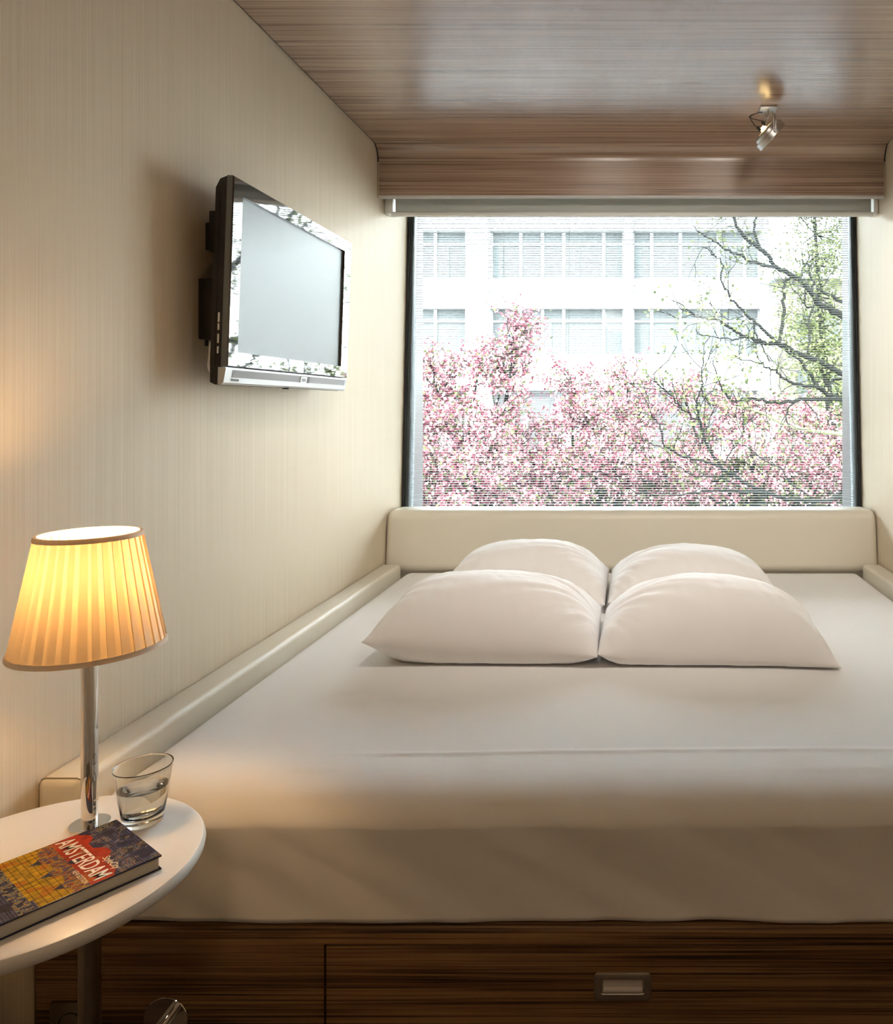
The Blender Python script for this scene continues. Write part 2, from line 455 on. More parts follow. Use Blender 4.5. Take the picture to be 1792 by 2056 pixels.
hd = finish('pull_handle', bm, M['steel'], dr); hd['label'] = 'recessed brushed steel pull'
# the drawer front gets a real cut for the pull
me = dr.data
bm = bmesh.new(); 
x0, x1, z0, z1 = DX + .0022, XR - .25, -EYE + .062, DT - .0012
outer = [(x0, z0), (x1, z0), (x1, z1), (x0, z1)]; hi = .006
inner = [(hx0 + hi, hz0 + hi), (hx1 - hi, hz0 + hi), (hx1 - hi, hz1 - hi), (hx0 + hi, hz1 - hi)]
lay = []
for y in (YF, YF + .02):
    lay.append(([bm.verts.new((x, y, EYE + z)) for x, z in outer], [bm.verts.new((x, y, EYE + z)) for x, z in inner]))
for (O, I) in lay:
    for i in range(4): bm.faces.new((O[i], O[(i + 1) % 4], I[(i + 1) % 4], I[i]))
for k in (0, 1):
    A, B = lay[0][k], lay[1][k]
    for i in range(4): bm.faces.new((A[i], A[(i + 1) % 4], B[(i + 1) % 4], B[i]))
bmesh.ops.recalc_face_normals(bm, faces=bm.faces); bm.to_mesh(me); bm.free(); me.transform(world_of(dr.parent).inverted())

# mattress under its fitted sheet
MX0, MX1, MY1 = -1.012, .980, 3.345
def mattress():
    nu, nv = 150, 170
    # path over the top from the rear edge to the front hem
    path = [(MY1 + .004, -.93), (MY1 + .004, -.80)]
    for k in range(9):
        a = k / 8 * math.pi / 2; path.append((MY1 - .03 + .034 * math.cos(a), MT - .045 + .045 * math.sin(a)))
    for k in range(1, 90): 
        path.append((MY1 - .03 + (1.70 - MY1 + .03) * k / 90, MT))
    for k in range(1, 25): path.append((1.70 - (1.70 - 1.545) * k / 25, MT))
    for k in range(0, 26):
        a = k / 25 * math.pi / 2
        path.append((1.545 - .140 * math.sin(a) ** .9, MT - .052 * (1 - math.cos(a) ** 1.1)))
    y, z = path[-1]
    for k in range(1, 22):
        t = k / 21; path.append((y + .004 * math.sin(t * 3) - .006 * t, z + (-.941 - z) * t))
    path.append((y + .02, -.943))
    xs = []
    r = .045
    for k in range(7): xs.append((MX0 + r - r * math.cos(k / 6 * math.pi / 2), r - r * math.sin(k / 6 * math.pi / 2)))
    n = 130
    for k in range(1, n): xs.append((MX0 + r + (MX1 - MX0 - 2 * r) * k / n, 0))
    for k in range(7): xs.append((MX1 - r + r * math.sin(k / 6 * math.pi / 2), r - r * math.cos(k / 6 * math.pi / 2)))
    xs = [(MX0, .20)] + xs + [(MX1, .20)]
    V = []
    for j, (y, z) in enumerate(path):
        top = z > MT - .06
        for i, (x, d) in enumerate(xs):
            zz = z - d if top or d < .01 else min(z, MT - d)
            p = Vector((x, y, EYE + max(zz, -.943)))
            n1 = mnoise.noise(Vector((x * 1.3, y * 1.6, 3.1))); n2 = mnoise.noise(Vector((x * 4 + y * 2.0, y * 5, 7.7)))
            # diagonal pulls near the front
            if z > MT - .001 and d < .001:
                p.z += .0035 * n1 + .0012 * n2
                # hem line across the sheet
                yl = 1.600 + .012 * math.sin(x * 3.0 + .6) + .01 * mnoise.noise(Vector((x * 3, 1, 5)))
                if x > -.66: p.z += .0020 * math.exp(-((y - yl) / .007) ** 2) * min(1, (x + .66) / .2)
                if x > .3:
                    for yl2 in (2.02, 2.32): p.z += .0016 * math.exp(-((y - yl2 - .02 * math.sin(x * 4)) / .008) ** 2) * min(1, (x - .3) / .2)
                # soft dips at the rail edges
            elif j > len(path) - 48:
                w = (j - (len(path) - 48)) / 47
                dd = x * .85 + (p.z - EYE) * 1.6
                dis = .005 * mnoise.noise(Vector((x * 3.2, p.z * 5, 1.3))) + .0035 * mnoise.noise(Vector((dd * 9, x * 1.1, 9.1)))
                dis += .0022 * max(0, mnoise.noise(Vector((dd * 17, x * 2.2 + p.z, 2.2))))
                p.y += -dis * (2.0 if w > .3 else .8); p.z += dis * .3 * (1 - w)
                if j >= len(path) - 3: p.z += .0045 * mnoise.noise(Vector((x * 4.5, 4, 0))) + .002
            V.append(p)
    nu = len(xs); nv = len(path)
    f = grid_faces(nu, nv)
    f.append([j * nu for j in range(nv)]); f.append([j * nu + nu - 1 for j in range(nv)][::-1])
    o = mesh_obj('mattress', V, f, M['sheet'])
    bm = bmesh.new(); bm.from_mesh(o.data); bmesh.ops.recalc_face_normals(bm, faces=bm.faces); bm.to_mesh(o.data); bm.free()
    return o
tag(mattress(), 'wide mattress under a smooth white fitted sheet filling the room width', 'mattress')

# padded side rails and headboard
def rail(name, x0, x1, label, inner):
    r = empty(name, P((x0 + x1) / 2, YF, -.94)); tag(r, label, 'bed rail', 'padded bed rails')
    finish('padding', pbox(x0, x1, YF + .005, 3.33, -.942, -.684, .014, 4), M['leather'], r, angle=60)
    bm = bmesh.new(); e = .012
    pts = [(x0 + .002, -.93), (x0 + .002, -.684 - e), (x0 + .002 + e * .3, -.684 - e * .3), (x0 + e, -.6845), (x1 - e, -.6845), (x1 - e * .3, -.684 - e * .3), (x1 - .001, -.684 - e), (x1 - .001, -.93)]
    tube(bm, [P(x, YF + .0125, z) for x, z in pts], .0012, 6); finish('front_seam', bm, M['piping'], r)
    return r
rail('bed_rail', XL + .002, -1.016, 'long cream padded rail between mattress and the wall with the television', -1)
rail('bed_rail', .984, XR - .002, 'cream padded rail on the right beside the mattress, mostly out of view', 1)
hb = empty('headboard', P(0, 3.35, -.94)); tag(hb, 'low cream padded headboard standing below the window behind the pillows', 'headboard')
bm = bmesh.new()
nrow = []
pr = [(3.352, -.80), (3.352, -.72)]
for k in range(8):
    t = k / 7; pr.append((3.352 + .022 * t, -.72 + (.72 - .505) * t))
for k in range(1, 9):
    a = k / 8 * math.pi / 2; pr.append((3.374 + .045 * (1 - math.cos(a)), -.505 + .045 * math.sin(a)))
pr += [(3.46, -.460), (3.54, -.463), (3.545, -.48), (3.545, -.80)]
xs = [XL + .003]
for k in range(7): xs.append(XL + .003 + .03 * (1 - math.cos(k / 6 * math.pi / 2)) + .0001)
for k in range(1, 24): xs.append(XL + .033 + (XR - XL - .066) * k / 24)
for k in range(7): xs.append(XR - .033 + .03 * math.sin(k / 6 * math.pi / 2) - .0001)
V = []
for x in xs:
    dx = min(x - XL - .003, XR - .003 - x); q = max(0, 1 - dx / .03); off = .022 * (1 - math.sqrt(max(0, 1 - q * q)))
    for (y, z) in pr: V.append(P(x, y + off * (1 if y < 3.46 else 0), z - off * (1 if z > -.52 else 0)))
f = grid_faces(len(pr), len(xs))
mesh_obj('padding', V, f, M['leather'], hb)
finish('back_board', pbox(XL + .003, XR - .003, 3.40, 3.498, -.94, -.49), M['gap'], hb)
for xx in (XL + .0015, XR - .0015):
    bm = bmesh.new(); tube(bm, spline([P(xx, 3.372, -.70), P(xx, 3.384, -.54), P(xx, 3.42, -.488)], 5), .0022, 6)
    finish('edge_seam', bm, M['piping'], hb)

# ------------------------------------------------------------------ pillows
def pillow(label, cx, cy, w, d, H, rot, edge, seed, inner, px_=2.6, peak=(0, 0), B=.075):
    """edge: heights of the seam at (left-front, right-front, left-back, right-back); inner: side (+1/-1) that is gathered"""
    nu, nv = 97, 73
    V = []; top = []; bot = []
    R = Matrix.Rotation(rot, 3, 'Z')
    for side in (1, -1):
        for j in range(nv):
            v = -1 + 2 * j / (nv - 1); v = math.sin(v * math.pi / 2) * .55 + v * .45
            for i in range(nu):
                u = -1 + 2 * i / (nu - 1); u = math.sin(u * math.pi / 2) * .55 + u * .45
                x = w / 2 * u * (1 - (.0 if u * inner > 0 else .05) * (1 - v * v)) ; y = d / 2 * v * (1 - .07 * (1 - u * u))
                su, sv = (u + 1) / 2, (v + 1) / 2
                e = (edge[0] * (1 - su) + edge[1] * su) * (1 - sv) + (edge[2] * (1 - su) + edge[3] * su) * sv
                e += .010 * mnoise.noise(Vector((u * 2.5, v * 2.5, seed)))* 1.0
                e = max(e, .004)
                uu = abs(u - peak[0] * (1 - u * u)); vv = abs(v - peak[1] * (1 - v * v))
                pa = max(0, (1 - min(1, uu) ** px_)); pb = max(0, 1 - min(1, vv) ** 2.2)
                T = (pa ** .62) * (pb ** .60)
                edge_f = min(1, 3.0 * min(1 - abs(u), 1 - abs(v)))
                # gathers: from the inner end and from the corners
                g = 0
                di = (1 - u * inner) * w / 2
                ang = math.atan2(v * d / 2, di + .07)
                g += .020 * math.exp(-di / .12) * mnoise.noise(Vector((ang * 5.5, di * 3, seed + 3)))
                g += .012 * math.exp(-di / .2) * mnoise.noise(Vector((ang * 11, di * 2, seed + 5)))
                do = (1 + u * inner) * w / 2
                ang2 = math.atan2(v * d / 2, do + .09)
                g += .013 * math.exp(-do / .14) * mnoise.noise(Vector((ang2 * 5, do * 3, seed + 8)))
                g += .005 * mnoise.noise(Vector((x * 5 + seed, y * 7, seed))) + .004 * abs(mnoise.noise(Vector((x * 20 + y * 9, y * 7, seed + 2)))) + .003 * mnoise.noise(Vector((x * 11 - y * 9, y * 5, seed + 6)))
                df = (1 + v) * d / 2
                g += .006 * math.exp(-df / .09) * mnoise.noise(Vector((x * 30, df * 5, seed + 4)))
                if side > 0: z = e + (H - e) * T + g * edge_f
                else: z = max(0.002, e - B * min(1, T * 1.9) + g * .6 * edge_f)
                p = R @ Vector((x, y, 0))
                V.append((cx + p.x, cy + p.y, EYE + MT + .004 + z))
    f = grid_faces(nu, nv); n = nu * nv
    f += [tuple(n + q for q in reversed(t)) for t in grid_faces(nu, nv)]
    o = mesh_obj('pillow', V, f, M['pillowcase'])
    bm = bmesh.new(); bm.from_mesh(o.data); bmesh.ops.remove_doubles(bm, verts=bm.verts, dist=.00005)
    # weld the rims
    bmesh.ops.recalc_face_normals(bm, faces=bm.faces); bm.to_mesh(o.data); bm.free()
    o.data.polygons.foreach_set('use_smooth', [True] * len(o.data.polygons))
    return tag(o, label, 'pillow', 'white pillows on the bed')
pillow('plump white front pillow nearest the television wall, its outer corner raised', -.430, 2.315, .646, .435, .215, .02, (.075, .03, .07, .06), 1.0, 1, 2.9, (-.08, .05))
pillow('plump white front pillow on the right with a pointed corner on the sheet', .234, 2.315, .668, .430, .205, -.02, (.035, .006, .05, .03), 5.0, -1, 2.4, (-.05, .05))
pillow('white rear pillow on the left, against the headboard side', -.405, 2.875, .60, .46, .215, .0, (.05, .04, .06, .06), 9.0, 1, 2.7, (0, 0))
pillow('white rear pillow on the right, behind the one with the pointed corner', .215, 2.875, .62, .46, .195, .0, (.04, .03, .06, .04), 14.0, -1, 2.5, (-.05, 0))

# ------------------------------------------------------------------ wall hook and power socket on the bed base
hk = empty('wall_hook', P(-.855, YF, -1.117)); tag(hk, 'round polished chrome hook with a straight peg on the bed base', 'hook')
RX = Matrix.Rotation(math.pi / 2, 4, 'X')          # local z -> -y (towards the viewer)
bm = bmesh.new(); lathe(bm, [(0, 0), (.0405, 0), (.0405, .003), (.0395, .004), (0, .004)], P(-.855, YF, -1.117), 48, RX); finish('disc', bm, M['chrome'], hk)
bm = bmesh.new(); lathe(bm, [(0, .003), (.0095, .003), (.0095, .048), (.0085, .05), (0, .05)], P(-.855, YF, -1.117), 24, RX); finish('peg', bm, M['chrome'], hk)
sk = empty('power_socket', P(-1.02, YF, -1.12)); tag(sk, 'dark square power socket on the bed base behind the table post', 'socket')
finish('plate', pbox(-1.064, -.984, YF - .009, YF, -1.162, -1.082, .004), M['dark_steel'], sk)
bm = bmesh.new(); lathe(bm, [(0, -.004), (.019, -.004), (.0205, .0095), (.0225, .0098), (.0225, .008)], P(-1.024, YF, -1.122), 32, RX); finish('outlet', bm, M['black'], sk)

# ------------------------------------------------------------------ table
TX, TY, TR, TZ = -.8766, 1.1239, .2165, -.675
LX, LY = -.881, 1.239
tb = empty('side_table', P(LX, LY, -EYE)); tag(tb, 'round white side table on a steel post beside the bed', 'table')
bm = bmesh.new()
pr = [(0, -.0225), (TR - .010, -.0225), (TR - .004, -.0205), (TR - .001, -.016), (TR, -.010), (TR - .001, -.005), (TR - .0035, -.0015), (TR - .008, 0), (0, 0)]
lathe(bm, pr, P(TX, TY, TZ), 96); finish('tabletop', bm, M['white_table'], tb)
bm = bmesh.new(); lathe(bm, [(0, 0), (.0158, 0), (.0158, EYE + TZ - .026), (0, EYE + TZ - .026)], (LX, LY, 0), 32); finish('post', bm, M['post'], tb)
bm = bmesh.new(); lathe(bm, [(.0158, -.004), (.05, -.004), (.05, 0), (.0158, 0)], P(LX, LY, TZ - .0228), 32); finish('mounting_flange', bm, M['steel'], tb)
bm = bmesh.new(); lathe(bm, [(0, 0), (.11, 0), (.11, .006), (.104, .010), (.0158, .012)], (LX, LY, 0), 48); finish('foot', bm, M['steel'], tb)

# ------------------------------------------------------------------ lamp
lp = empty('table_lamp', P(LX, LY, TZ)); tag(lp, 'lit table lamp with cream pleated shade on a chrome stem', 'lamp')
H = .675 - .388; HT = .675 - .207
bm = bmesh.new(); lathe(bm, [(0, 0), (.0285, 0), (.0288, .001), (.0285, .0022), (.012, .003), (0, .003)], P(LX, LY, TZ + .0003), 48); finish('base', bm, M['chrome'], lp)
bm = bmesh.new(); lathe(bm, [(.0108, .002), (.0108, .014), (.0118, .0145), (.0118, H + .03), (.0105, H + .032), (0, H + .032)], P(LX, LY, TZ), 40); finish('stem', bm, M['chrome'], lp)
bm = bmesh.new(); lathe(bm, [(0, 0), (.012, 0), (.014, .004), (.014, .053), (.010, .057), (0, .057)], P(LX, LY, TZ + H + .032), 24); finish('bulb_holder', bm, M['white_plastic'], lp)
bm = bmesh.new(); lathe(bm, [(0, 0), (.008, 0), (.011, .012), (.020, .026), (.0235, .040), (.020, .054), (.011, .063), (0, .066)], P(LX, LY, TZ + H + .089), 24); finish('bulb', bm, M['bulb'], lp)
R0, R1 = .1055, .0715; NP = 34; dl = .0016
sh = None
def shade():
    V = []; nz = 10
    for q in range(nz):
        t = q / (nz - 1); r = R0 + (R1 - R0) * t; z = EYE + TZ + H + (HT - H) * t
        for k in range(NP):
            w = 2 * math.pi / NP; j = .10 * math.sin(k * 2.3)
            for a, rr in ((k, r + dl), (k + .60 + j, r + .2 * dl), (k + .995, r - .6 * dl)):
                V.append((LX + rr * math.cos(a * w), LY + rr * math.sin(a * w), z))
    n = 3 * NP; f = []; mi = []
    for q in range(nz - 1):
        for i in range(n):
            f.append((q * n + i, q * n + (i + 1) % n, (q + 1) * n + (i + 1) % n, (q + 1) * n + i)); mi.append(0 if i % 3 == 1 else 1)
    o = mesh_obj('lamp_shade', V, f, M['shade'], lp, smooth=False)
    o.data.materials.append(M['shade2']); o.data.polygons.foreach_set('material_index', mi)
    return o
sh = shade()
for r, z, nm in ((R0, H, 'lower_trim'), (R1, HT, 'upper_trim')):
    bm = bmesh.new(); s = -1 if z == H else 1
    k = (R1 - R0) / (HT - H)
    lathe(bm, [(r + .0024 + k * -.003, -.003), (r + .0028, .001), (r + .0024 + k * .0045, .0045), (r - .0024 + k * .0045, .0045), (r - .0028, .001), (r - .0024 + k * -.003, -.003)], P(LX, LY, TZ + z - (.0015 if s > 0 else 0)), 64, close=True)
    finish(nm, bm, M['shade_trim'], sh)
bm = bmesh.new()
for k in range(3):
    a = k * 2 * math.pi / 3 + .5
    tube(bm, [P(LX + .012 * math.cos(a), LY + .012 * math.sin(a), TZ + H + .04), P(LX + .095 * math.cos(a), LY + .095 * math.sin(a), TZ + H + .045)], .0011, 6)
finish('shade_carrier', bm, M['steel'], lp)

# ------------------------------------------------------------------ glass of water
GX, GY = -.799, 1.246
gl = empty('drinking_glass', P(GX, GY, TZ)); tag(gl, 'clear tapered tumbler of water standing beside the lamp', 'glass')
bm = bmesh.new()
pr = [(0, .0004), (.026, .0004), (.0286, .002), (.0296, .006), (.0297, .013), (.0310, .016), (.0318, .021), (.0355, .045), (.0418, .0905), (.0427, .0922), (.0423, .0930), (.0414, .0925), (.0407, .0905), (.0340, .045), (.0305, .0225), (.0285, .0165), (.024, .0140), (0, .0132)]
lathe(bm, pr, P(GX, GY, TZ), 72); finish('tumbler', bm, M['glass'], gl, angle=60)
bm = bmesh.new()
pr = [(0, .0137), (.0238, .0145), (.0280, .0170), (.0300, .0230), (.0335, .045), (.0353, .0565), (.0358, .0590), (.0345, .0580), (.032, .0577), (0, .0577)]
lathe(bm, pr, P(GX, GY, TZ), 72); finish('water', bm, M['water'], gl, angle=60)

# ------------------------------------------------------------------ book
A_ = Vector((-.8211, 1.215)); U = Vector((.805, -.593)).normalized(); Vd = Vector((-U.y * -1, U.x * -1)); Vd = Vector((U.y, -U.x))
BW, BH, BT = .1625, .212, .021
bk = empty('book', P(A_.x, A_.y, TZ)); tag(bk, 'small thick city guide book with colourful cover lying on the white table', 'book')
def bp(u, v, h):
    q = A_ + U * u + Vd * v; return P(q.x, q.y, TZ + .0005 + h)
def bbox(u0, u1, v0, v1, h0, h1, bev=0):
    bm = bmesh.new(); vs = []
    box(bm, (u0, v0, h0), (u1, v1, h1), bev, 2)
    for w in bm.verts:
        w.co = bp(w.co.x, w.co.y, w.co.z)
    return bm
cvr = finish('back_cover', bbox(0, BW, 0, BH, 0, .0014, .0004), M['cover_dark'], bk)
finish('page_block', bbox(.004, BW - .003, .003, BH - .003, .0014, BT - .0035), M['pages'], bk)
bm = bbox(0, .004, 0, BH, .0014, BT - .0016); finish('spine', bm, M['cover_dark'], bk)
fc = finish('front_cover', bbox(0, BW, 0, BH, BT - .0030, BT - .0005, .0004), M['cover_dark'], bk)
def cover_print():
    nu, nv = 170, 210; V = []; F_ = []; cols = []
    r = random.Random(3)
    navy = np.array((.020, .022, .060)); 
    def col(u, v):           # u across, v down, metres
        n = mnoise.noise(Vector((u * 150, v * 110, 1))); n2 = mnoise.noise(Vector((u * 42, v * 42, 4))); rr = r.random()
        line = (int(v / .0017) % 2 == 0)
        c = np.array((.022, .022, .06)) * (1 + .6 * n) + (np.array((.06, .06, .11)) if line and n2 > -.15 else 0)
        if v < .065:
            if v < .03 and n2 > .1: c = np.array((.02, .022, .035))
            if n2 + n * .7 > .20 and rr < .5: c = [np.array((.45, .30, .04)), np.array((.10, .28, .36)), np.array((.15, .17, .30)), np.array((.40, .14, .05))][r.randrange(4)]
        # red awnings around the title
        def dome(uc, vb, wd, ht): 
            x = (u - uc) / wd; return abs(x) < 1 and vb - ht * math.sqrt(max(0, 1 - x * x)) < v < vb
        if dome(.085, .075, .028, .036) or dome(.025, .062, .02, .02) or (.052 < v < .092 and n2 > -.55 and not (u > .115 and v < .06)) or dome(.135, .068, .026, .016):
            c = np.array((.42, .035, .012)) * (.8 + .5 * (n + .4))
            if n2 > .25 and rr < .5: c = np.array((.50, .16, .03))
        if .088 < v < .112:
            q = r.random()
            c = [np.array((.06, .05, .11)), np.array((.30, .05, .03)), np.array((.42, .25, .05)), np.array((.10, .07, .12))][min(3, int((n + .6) * 3.4 + q))if n > -.6 else 0]
        for (uc, vb, wd, ht) in ((.022, .150, .026, .042), (.066, .150, .026, .046), (.112, .150, .026, .046), (.152, .146, .022, .038), (.0, .128, .02, .03)):
            if dome(uc, vb, wd, ht):
                c = np.array((.62, .36, .012)) * (.85 + .5 * n)
                if n2 < -.2: c = np.array((.55, .20, .01))
                if int(u / .0042) % 3 == 0 and (u / .0042) % 1 < .3: c = c * .25
                if int(v / .0040) % 2 == 0 and (v / .0040) % 1 < .3: c = c * .35
        if .150 < v < .168 and n > -.05: c = [np.array((.50, .28, .04)), np.array((.05, .05, .12)), np.array((.20, .28, .22))][r.randrange(3)]
        if v > .168: c = np.array((.03, .028, .055)) * (1 + n) + (np.array((.05, .05, .09)) if line and n2 > 0 else 0)
        return np.clip(c, .004, 1)
    du, dv = BW / nu, BH / nv
    for j in range(nv + 1):
        for i in range(nu + 1): V.append(bp(min(max(i * du, .0006), BW - .0006), min(max(j * dv, .0006), BH - .0006), BT - .00035))
    for j in range(nv):
        for i in range(nu):
            a = j * (nu + 1) + i; F_.append((a, a + 1, a + nu + 2, a + nu + 1)); cols.append(.62 * col((i + .5) * du, (j + .5) * dv))
    o = mesh_obj('cover_print', V, F_, M['cover'], fc, smooth=False)
    ca = o.data.color_attributes.new('Col', 'FLOAT_COLOR', 'CORNER')
    arr = np.ones((len(F_) * 4, 4), np.float32); arr[:, :3] = np.repeat(np.array(cols), 4, axis=0); ca.data.foreach_set('color', arr.ravel())
    bm = bmesh.new(); bm.from_mesh(o.data); bmesh.ops.recalc_face_normals(bm, faces=bm.faces)
    bm.to_mesh(o.data); bm.free()
cover_print()
def text_mesh(body, height, sx=1.0, shear=0, bold=0):
    cu = bpy.data.curves.new('txt', 'FONT'); cu.body = body; cu.align_x = 'CENTER'; cu.align_y = 'CENTER'; cu.size = 1; cu.shear = shear; cu.offset = bold
    cu.extrude = 0; cu.resolution_u = 3
    ob = bpy.data.objects.new('txt', cu); C.objects.link(ob)
    dg = bpy.context.evaluated_depsgraph_get(); me = bpy.data.meshes.new_from_object(ob.evaluated_get(dg))
    bpy.data.objects.remove(ob); bpy.data.curves.remove(cu)
    co = np.empty(len(me.vertices) * 3); me.vertices.foreach_get('co', co); co = co.reshape(-1, 3)
    co -= (co.max(0) + co.min(0)) / 2
    co[:, :2] *= height / (co[:, 1].max() - co[:, 1].min()); co[:, 0] *= sx
    me.vertices.foreach_set('co', co.ravel()); return me, co
def print_on_book(name, body, uc, vc, height, width, mat, **k):
    me, co = text_mesh(body, height, **k)
    s = width / (co[:, 0].max() - co[:, 0].min())
    for v in me.vertices:
        v.co = bp(uc + v.co.x * s, vc - v.co.y, BT - .0001)
    me.materials.append(mat); me.update()
    o = bpy.data.objects.new(name, me); link(o, fc); me.transform(world_of(fc).inverted())
print_on_book('title_lettering', 'AMSTERDAM', .080, .0715, .0235, .150, M['ink'], bold=.012)
print_on_book('series_lettering', 'StyleCity', .125, .0520, .0120, .046, M['ink_cream'], shear=.25, bold=.008)
print_on_book('edition_lettering', 'NEW EDITION', .129, .0905, .0066, .046, M['ink_cream'])

# ------------------------------------------------------------------ television
TVY0, TVY1 = 1.87, 2.645
tvt = .563; tvb = .056
TT = math.atan2(.0158, .465)
tv = empty('television', P(-.9933, TVY0, .098), (0, TT, 0))
tag(tv, 'flat television with glossy black frame and silver speaker bar on the left wall', 'television')
# local: x = outwards from the wall (towards the room), y along the wall, z up ; origin front lower near corner of the bezel
TW = TVY1 - TVY0; TH = .466
def lb(x0, x1, y0, y1, z0, z1, bv=0, sg=2): return mkbox((x0, y0, z0), (x1, y1, z1), bv, sg)
bm = bmesh.new()
pr = [(-.046, .010), (-.046, TH - .03), (-.036, TH - .008), (-.018, TH), (-.018, -.04), (-.030, -.046), (-.044, -.040)]
A = [bm.verts.new((x, .004, z)) for x, z in pr]; B = [bm.verts.new((x, TW - .004, z)) for x, z in pr]
n = len(pr)
for i in range(n): bm.faces.new((A[i], A[(i + 1) % n], B[(i + 1) % n], B[i]))
bm.faces.new(A); bm.faces.new(B[::-1])
local('housing', bm, M['black'], tv, angle=20)
def frame_mesh(y0, y1, z0, z1, iy0, iy1, iz0, iz1, x0, x1, chamfer=.004, inset=.006):
    bm = bmesh.new()
    def ring(y0, y1, z0, z1, x): return [bm.verts.new((x, y, z)) for y, z in ((y0, z0), (y1, z0), (y1, z1), (y0, z1))]
    rs = [ring(y0, y1, z0, z1, x0), ring(y0, y1, z0, z1, x1 - chamfer), ring(y0 + chamfer * .6, y1 - chamfer * .6, z0 + chamfer * .6, z1 - chamfer * .6, x1), ring(iy0 - .003, iy1 + .003, iz0 - .003, iz1 + .003, x1 - .0005), ring(iy0, iy1, iz0, iz1, x1 - inset), ring(iy0, iy1, iz0, iz1, x0), ]
    for A, B in zip(rs, rs[1:] + rs[:1]):
        for i in range(4): bm.faces.new((A[i], A[(i + 1) % 4], B[(i + 1) % 4], B[i]))
    return bm
SY0, SY1, SZ0, SZ1 = .048, .715, .040, .423
bz = local('bezel', frame_mesh(0, TW, 0, TH, SY0, SY1, SZ0, SZ1, -.017, 0, .003, .008), M['gloss'], tv, smooth=True, angle=15)
local('screen', lb(-.016, -.008, SY0, SY1, SZ0, SZ1), M['screen'], tv)
# speaker bar
bm = bmesh.new()
pr = [(-.018, -.003), (.000, -.003), (.001, -.006), (-.004, -.040), (-.010, -.045), (-.018, -.045)]
A = [bm.verts.new((x, -.010 + (.0), z)) for x, z in pr]; B = [bm.verts.new((x, TW - .006, z)) for x, z in pr]; n = len(pr)
for i in range(n): bm.faces.new((A[i], A[(i + 1) % n], B[(i + 1) % n], B[i]))
bm.faces.new(A); bm.faces.new(B[::-1])
sb = local('speaker_bar', bm, M['silver'], tv, angle=20)
def on_bar(y0, y1, s0, s1, t):     # quad slab on the sloping face, s = 0 top .. 1 bottom
    a = Vector((.001, -.006)); b = Vector((-.004, -.040)); nn = Vector((.034, -.005)).normalized()
    bm = bmesh.new(); v = []
    for off in (0, t):
        for y, s in ((y0, s0), (y1, s0), (y1, s1), (y0, s1)):
            q = a + (b - a) * s + nn * off; v.append(bm.verts.new((q.x, y, q.y)))
    for f in ((0, 1, 2, 3), (4, 5, 6, 7), (0, 1, 5, 4), (1, 2, 6, 5), (2, 3, 7, 6), (3, 0, 4, 7)): bm.faces.new([v[i] for i in f])
    return bm
gr = local('speaker_grille', on_bar(.022, .405, .06, .60, .0006), M['grille'], sb, smooth=False)
local('speaker_grille', on_bar(.470, TW - .022, .06, .60, .0006), M['grille'], sb, smooth=False)
local('badge_recess', on_bar(.405, .470, .06, .62, .0005), M['black'], sb, smooth=False)
bd = local('badge', on_bar(.405, .447, .10, .62, .003), M['silver'], sb, smooth=False)
local('badge_emblem', on_bar(.413, .439, .24, .52, .0034), M['grille'], bd, smooth=False)
st = local('sticker', on_bar(.018, .062, .66, .90, .0006), M['white_plastic'], sb, smooth=False)
local('sticker_print', on_bar(.021, .059, .70, .86, .0009), M['black'], st, smooth=False)
bm = bmesh.new(); tube(bm, [(-.012, .34, -.0445), (-.012, .34, -.049)], .009, 16); local('infrared_eye', bm, M['black'], tv)
for z0, z1 in ((.107, .131), (.088, .104), (.056, .079), (.031, .048)):
    z0 += .0; z1 += .0
    local('side_button', lb(-.0290, -.0255, .0015, .006, z0, z1, .0006), M['white_plastic'], tv)
# ridge along the housing
local('side_ridge', lb(-.040, -.034, .002, .006, .0, TH - .04, .001), M['black'], tv)

br = empty('wall_bracket', P(XL, 2.2, .25)); tag(br, 'black wall bracket between the television back and the wall', 'bracket')
finish('bracket_box', pbox(XL + .001, -1.0415, 1.928, 2.40, .169, .322, .003), M['black'], br)
finish('upright', pbox(-1.075, -1.035, 1.935, 1.965, .418, .494, .002), M['black'], br)
finish('upright', pbox(-1.075, -1.035, 2.44, 2.47, .418, .494, .002), M['black'], br)
finish('wall_plate', pbox(XL + .001, -1.072, 1.96, 2.5, .40, .47, .002), M['black'], br)
bm = bmesh.new(); tube(bm, [P(-1.087, 1.945, .172), P(-1.087, 1.945, .153)], .004, 10); finish('lock_pin', bm, M['black'], br)
bm = bmesh.new(); tube(bm, spline([P(-1.060, 1.95, .185)] + [at(x, y, 1.905) for x, y in ((424, 688), (421, 715), (419, 734), (423, 746), (431, 744))] + [P(-1.035, 1.93, .10)], 6), .0035, 8)
tag(finish('power_cable', bm, M['white_plastic']), 'white cable looping out below the black bracket behind the television', 'cable')

